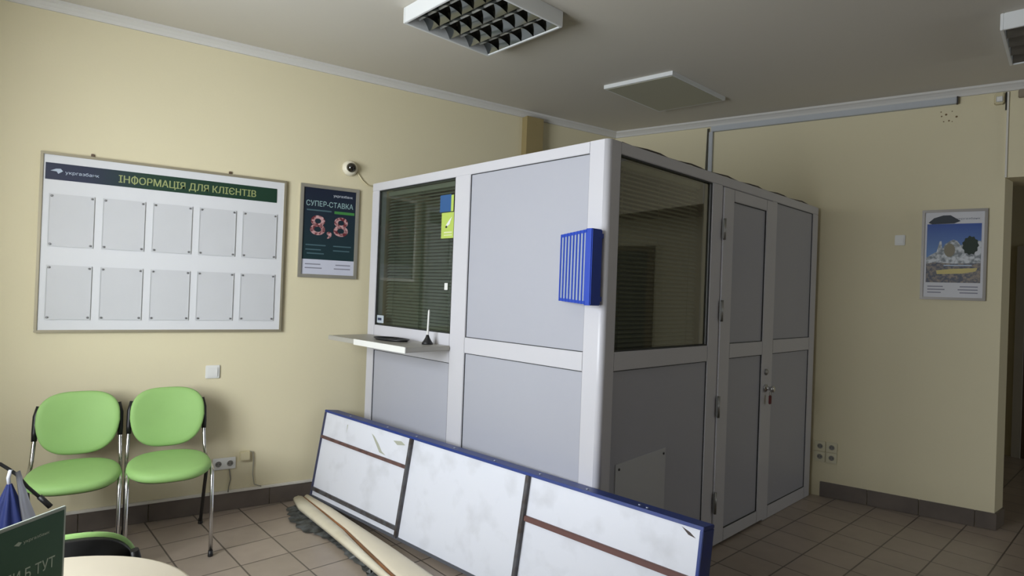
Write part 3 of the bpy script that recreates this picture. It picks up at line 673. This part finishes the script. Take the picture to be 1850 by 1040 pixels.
def make_chair(label):
    t = thing('visitor_chair', label, 'chair', (0, 0, 0), 0, 'green upholstered visitor chairs')
    o = rrect(.192, .215, p=2.5, wf=lambda v: 1 - .06 * v)
    Ms = Matrix.Translation((0, -.045, .415)) @ Matrix.Rotation(R(2), 4, 'X')
    pad(o, .05, lambda x, y: -.10 * max(0, -y - .14) - .012 * (1 - (x / .2) ** 2) * 0, Ms).build('seat', GREEN, t)
    mb = MB(); 
    b = bmesh.new(); oo = [(x * .93, y * .93) for x, y in o]; lo = [b.verts.new((x * .9, y * .9, -.014)) for x, y in oo]; hi = [b.verts.new((x, y, .002)) for x, y in oo]
    b.faces.new(lo[::-1]); b.faces.new(hi)
    for k in range(len(oo)): b.faces.new((lo[k], lo[(k + 1) % len(oo)], hi[(k + 1) % len(oo)], hi[k]))
    mb.merge(b, Ms); mb.build('seat_shell', BLACK, t)
    ob = rrect(.180, .162, p=2.9, wf=lambda v: 1 - .0 if v > 0 else 1 + .12 * v)
    Mb = Matrix.Translation((0, .235, .635)) @ Matrix.Rotation(R(78), 4, 'X')
    curve = lambda x, y: .030 * (x / .18) ** 2 * 1.2
    pad(ob, .034, curve, Mb).build('backrest', GREEN, t)
    b = bmesh.new(); lo = [b.verts.new((x * .97, y * .97, -.012 + curve(x, y))) for x, y in ob]; hi = [b.verts.new((x * .97, y * .97, .004 + curve(x, y))) for x, y in ob]
    cl = b.verts.new((0, 0, -.012)); ch_ = b.verts.new((0, 0, .004)); n = len(ob)
    for k in range(n):
        b.faces.new((lo[(k + 1) % n], lo[k], cl)); b.faces.new((hi[k], hi[(k + 1) % n], ch_)); b.faces.new((lo[k], lo[(k + 1) % n], hi[(k + 1) % n], hi[k]))
    for f in b.faces: f.smooth = True
    mb = MB(); mb.merge(b, Mb); mb.build('back_shell', BLACK, t)
    for s in (-1, 1):
        mb = MB(); mb.tube([(s * .186, -.245, .012), (s * .186, -.215, .25), (s * .186, -.195, .38), (s * .187, -.175, .415), (s * .188, -.14, .428), (s * .188, .08, .425), (s * .188, .15, .435), (s * .186, .18, .47), (s * .182, .205, .56), (s * .18, .215, .60)], .0095, 12)
        lg = mb.build('leg', CHROME, t)
        mb = MB(); mb.lathe([(.012, 0), (.013, .004), (.011, .03)], 12, Matrix.Translation((s * .186, -.246, 0))); mb.build('foot_cap', BLACK, lg)
        mb = MB(); mb.tube([(s * .187, .02, .42), (s * .187, .12, .25), (s * .187, .24, .012)], .009, 12); lg = mb.build('leg', DARK, t)
        mb = MB(); mb.lathe([(.012, 0), (.013, .004), (.011, .03)], 12, Matrix.Translation((s * .187, .241, 0))); mb.build('foot_cap', BLACK, lg)
        mb = MB(); mb.tube([(s * .182, .205, .56), (s * .182, .213, .60), (s * .181, .228, .68), (s * .172, .238, .73)], [.012, .0135, .013, .010], 12); mb.build('back_sleeve', BLACK, t)
    mb = MB(); mb.tube([(-.19, .04, .415), (.19, .04, .415)], .008, 10); mb.build('stretcher', DARK, t)
    return t
ch = make_chair('left green padded chair of the pair against the wall under the notice board'); ch.location = (-3.815, -.40, 0)
c2 = copy_tree(ch); c2['label'] = 'right green padded chair of the pair, nearest the sockets'; c2.location = (-3.412, -.40, 0)
c3 = copy_tree(ch); c3['label'] = 'green padded chair with black back shell tucked behind the round table'; c3.location = (-3.755, -1.99, 0); c3.rotation_euler = (0, 0, R(176)); c3.scale = (1, 1, .975)

# flag / folded blue umbrella left of the chairs
t = thing('folded_parasol', 'blue and white folded parasol standing at the left edge by the left green chair', 'parasol', (-4.0, -.95, 0), 0)
def cone(rows, name, m, a0=0, a1=2 * math.pi, ripple=.12, thick=0):
    full = a1 - a0 > 6; n = 48 if full else 14; mb = MB(); b = bmesh.new(); rings = []
    for r_, z in rows:
        ring = []
        for k in range(n + (0 if full else 1)):
            a = a0 + (a1 - a0) * k / n; q = r_ * (1 + ripple * math.cos(8 * a)); ring.append(b.verts.new((q * math.cos(a), q * math.sin(a), z)))
        rings.append(ring)
    for r0, r1 in zip(rings, rings[1:]):
        for k in range(len(r0) - (0 if full else 1)):
            f = b.faces.new((r0[k], r0[(k + 1) % len(r0)], r1[(k + 1) % len(r0)], r1[k])); f.smooth = True
    if full: b.faces.new(rings[0][::-1]); b.faces.new(rings[-1])
    else: bmesh.ops.solidify(b, geom=list(b.faces), thickness=.003)
    mb.merge(b); return mb.build(name, m, t)
cone([(.17, 0), (.16, .08), (.125, .22), (.09, .33), (.062, .41), (.03, .50), (.008, .565)], 'canopy', mat('blue_cloth', (20, 36, 94), .7, var=.1, scale=12))
WC = mat('white_cloth', (206, 208, 218), .7)
cone([(.205, .03), (.165, .18), (.125, .30), (.09, .40), (.062, .49), (.042, .57), (.03, .615)], 'white_band', WC, R(-52), R(12), .05)
mb = MB(); mb.tube([(.0, 0, .555), (-.004, -.004, .59), (.002, -.004, .622)], .0065, 8); mb.build('strap', WC, t)
mb = MB(); mb.tube([(-.20, 0, .70), (-.12, 0, .685), (-.031, 0, .648), (-.002, 0, .622), (.022, 0, .598), (.057, 0, .545), (.118, .0, .472)], .0065, 10); mb.build('pole', BLACK, t)
mb = MB(); mb.tube([(.096, 0, .500), (.134, 0, .452)], .0105, 10); mb.build('grip', BLACK, t)

# ------------------------------------------------------------------ round table and tabletop sign
TZ = .757
t = thing('round_table', 'round cream-topped table in the near left corner of the view', 'table', (-3.81, -2.635, 0), 0)
mb = MB(); mb.lathe([(.0, TZ - .022), (.30, TZ - .022), (.318, TZ - .018), (.322, TZ - .010), (.318, TZ - .003), (.31, TZ), (0, TZ)], 72, cap=False)
mb.build('tabletop', mat('cream_laminate', (206, 196, 176), .42, var=.02, scale=4), t)
mb = MB(); mb.lathe([(.03, .02), (.03, TZ - .022)], 24); mb.build('pedestal', CHROME, t)
mb = MB(); mb.lathe([(.21, 0), (.21, .008), (.18, .016), (.05, .026), (.03, .03)], 40); mb.build('base_plate', STEEL, t)
# sign stands on the table, its face turned to the right of the view
u = Vector((.086, .09, 0)).normalized(); sg = thing('table_sign', 'dark green printed sign in a clear stand on the round table', 'sign', (-3.727, -2.595, TZ), math.atan2(u.y, u.x))
SH, SW = .201, .30
GN = gradmat('sign_green', (58, 96, 76), (42, 84, 54), 2, .2, .0)
mb = MB(); mb.box(-SW, 0, -.003, .003, 0, SH, bev=.001); mb.build('stand', mat('acrylic_edge', (186, 196, 188), .3), sg)
mb = MB(); mb.box(-SW + .006, -.0055, -.0042, -.003, .006, SH - .006); mb.build('print_sheet', GN, sg)
mb = MB(); mb.box(-SW, 0, -.003, .09, 0, .004); mb.build('foot', mat('acrylic_edge', (186, 196, 188), .3), sg)
SW1 = mat('sign_text', (186, 200, 184), .5)
text('sign_heading', 'МОГЛИ Б ТУТ', -.165, .094, .143, .021, SW1, sg, -.0043, bold=.01)
text('sign_heading', 'БУТИ ВИ', -.165, .060, .120, .021, SW1, sg, -.0043, bold=.01)
text('sign_logo', 'укргазбанк', -.085, .160, .05, .007, SW1, sg, -.0043, bold=.01)
mb = MB(); mb.prism([(-.102, .164), (-.094, .168), (-.088, .165), (-.093, .160)], -.0048, -.0042); mb.build('logo_mark', SW1, sg)

# ------------------------------------------------------------------ dismantled light-box leaning on the booth
u = Vector((.26751, -.9635, -.0104)).normalized(); v = Vector((-.1538, -.0320, -.9876)); v = (v - u * v.dot(u)).normalized(); nn = u.cross(v)
if nn.x > 0: nn = -nn
W_, L_, D_ = .555, 2.59, .10
lb = thing('sign_lightbox', 'long dismantled sign box with blue frame and white panels leaning on the booth', 'sign box', (0, 0, 0), 0)
Tb = Vector((-2.508, -.074, .588))
ML = Matrix.Identity(4)
for i in range(3): ML[i][0] = u[i]; ML[i][1] = -nn[i]; ML[i][2] = -v[i]; ML[i][3] = Tb[i]
lb.matrix_world = ML          # local x along the length, y into the box (away from viewer), z up the face (top = 0)
WHT = mixmat('scuffed_white_sheet', (218, 220, 228), (192, 193, 198), 6, .52, .85, .45, detail=9)
def part(name, boxes, m, parent, bev=.002, lab=None):
    mb = MB()
    for q in boxes: mb.box(*q, bev=bev)
    o = mb.build(name, m, parent)
    if lab: o['label'] = lab
    return o
part('top_rail', [(0, L_, 0, D_, -.014, 0)], BLUE, lb); part('end_rail', [(L_ - .014, L_, 0, D_, -W_, -.014)], BLUE, lb)
part('end_rail', [(0, .012, 0, D_, -W_, -.014)], mat('grey_blue_rail', (70, 72, 96), .5), lb); part('bottom_rail', [(0, L_, 0, D_, -W_, -W_ + .014)], mat('dirty_rail', (82, 84, 90), .6), lb)
bars = ((.012, .889), (.901, 1.737), (1.749, L_ - .014))
for a, b_ in bars: part('white_sheet', [(a, b_, .010, .014, -W_ + .014, -.014)], WHT, lb, bev=0)
GB = mixmat('oxidised_bar', (92, 92, 96), (70, 62, 58), 18, .4, .65, .5, .3); RB = mixmat('rusty_bar', (104, 76, 70), (78, 58, 56), 22, .4, .65, .6)
part('upright_bar', [(.884, .906, -.008, .012, -W_ + .01, -.012)], GB, lb); part('upright_bar', [(1.732, 1.754, -.008, .012, -W_ + .01, -.012)], GB, lb)
part('cross_bar', [(.012, .884, -.004, .012, -.180, -.162)], RB, lb); part('cross_bar', [(.012, .884, -.004, .012, -.512, -.490)], GB, lb)
part('cross_bar', [(1.754, L_ - .014, -.004, .012, -.212, -.188)], mat('brown_bar', (96, 62, 56), .55, var=.15, scale=20), lb, lab='rust brown cross bar')
for k, xx in enumerate((.25, .62, .9, 1.2, 1.5, 1.78, 2.05, 2.3, 2.34)):
    mb = MB(); mb.lathe([(.006, 0), (.006, .003), (.003, .004)], 10, Matrix.Translation((xx, .03 + .01 * (k % 2), 0))); mb.build('rivet', mat('pale_rivet', (170, 176, 190), .4, .5), lb)
# scuffs on the sheets
for pts in ([(.52, -.055), (.55, -.066), (.60, -.10), (.64, -.135), (.68, -.15), (.62, -.145), (.57, -.10)], [(.26, -.05), (.268, -.05), (.266, -.10)], [(.73, -.055), (.80, -.045), (.84, -.06), (.77, -.072)]):
    mb = MB(); mb.prism(pts, .0095, .010); mb.build('scuff_mark', mat('olive_scuff', (166, 168, 152), .7), lb)
mb = MB(); mb.prism([(2.50, -.022), (2.535, -.034), (2.56, -.05), (2.53, -.045)], .0095, .010); mb.build('scuff_mark', mat('dark_scuff', (70, 60, 56), .7), lb)

# cream plastic profile lying in front of the light-box
pf = thing('plastic_profile', 'long cream plastic profile with a rusty groove lying before the sign box', 'profile', (0, 0, 0), 0)
EL = [(-2.70, -.12), (-2.705, -.28), (-2.645, -.74), (-2.608, -1.07), (-2.576, -1.36), (-2.515, -1.9)]
RL = [(-2.638, -.12), (-2.612, -.36), (-2.575, -.74), (-2.566, -1.08), (-2.552, -1.36), (-2.49, -1.9)]
RW = [.006, .010, .016, .026, .026, .02]
IR = [(-2.600, -.12), (-2.535, -.40), (-2.478, -.74), (-2.425, -1.06), (-2.37, -1.46), (-2.27, -1.9)]
def ribbon(L, Rr, z0, z1, m, name, crown_=.006):
    mb = MB(); b = bmesh.new(); rings = []
    for (xa, ya), (xb, yb) in zip(L, Rr):
        ring = []
        for f, z in ((0, z0), (0, z1 - .008), (.12, z1), (.5, z1 + crown_), (.88, z1), (1, z1 - .008), (1, z0)):
            ring.append(b.verts.new((xa + (xb - xa) * f, ya + (yb - ya) * f, z)))
        rings.append(ring)
    for r0, r1 in zip(rings, rings[1:]):
        for k in range(7): b.faces.new((r0[k], r0[(k + 1) % 7], r1[(k + 1) % 7], r1[k])).smooth = True
    b.faces.new(rings[0]); b.faces.new(rings[-1][::-1]); bmesh.ops.recalc_face_normals(b, faces=b.faces); mb.merge(b)
    return mb.build(name, m, pf)
CRM = mixmat('cream_profile', (226, 219, 198), (204, 194, 168), 5, .4, .75, .45)
RR = [(x + w, y) for (x, y), w in zip(RL, RW)]
ribbon(EL, RL, .032, .058, CRM, 'outer_strip')
ribbon(RL, RR, .030, .052, mixmat('rust_groove', (112, 78, 46), (168, 112, 68), 14, .35, .7, .7, 0, (1, .25, 1)), 'rust_groove', .001)
ribbon(RR, IR, .032, .058, mat('cream_inner', (218, 208, 186), .5, var=.05, scale=7), 'inner_strip')
# torn grey foil under it
mb = MB(); b = bmesh.new(); FE = [(-2.74, -.14), (-2.765, -.38), (-2.745, -.55), (-2.68, -.64), (-2.64, -.77), (-2.62, -.96), (-2.60, -1.18), (-2.585, -1.30), (-2.55, -1.5)]
n = 60; rows = []
for k in range(n):
    y = -.14 - 1.36 * k / (n - 1)
    for (xa, ya), (xb, yb) in zip(FE, FE[1:]):
        if ya >= y >= yb - 1e-6: xl = xa + (xb - xa) * (y - ya) / (yb - ya); break
    xl += random.uniform(-.016, .010); row = []
    for j in range(5):
        f = j / 4; x = xl + (-2.57 + (-y) * .04 - xl) * f
        row.append(b.verts.new((x, y + random.uniform(-.006, .006), (.003 if j == 0 else .004) + (.022 * random.random() if 0 < j < 4 else .006 * random.random()))))
    rows.append(row)
for r0, r1 in zip(rows, rows[1:]):
    for j in range(4): b.faces.new((r0[j], r0[j + 1], r1[j + 1], r1[j]))
bmesh.ops.solidify(b, geom=list(b.faces), thickness=.002); mb.merge(b)
o = mb.build('torn_foil', mixmat('grey_foil', (128, 132, 132), (84, 84, 80), 22, .35, .65, .45, .2))
tag(o, 'torn strip of grey foil on the floor along the cream profile', 'foil')
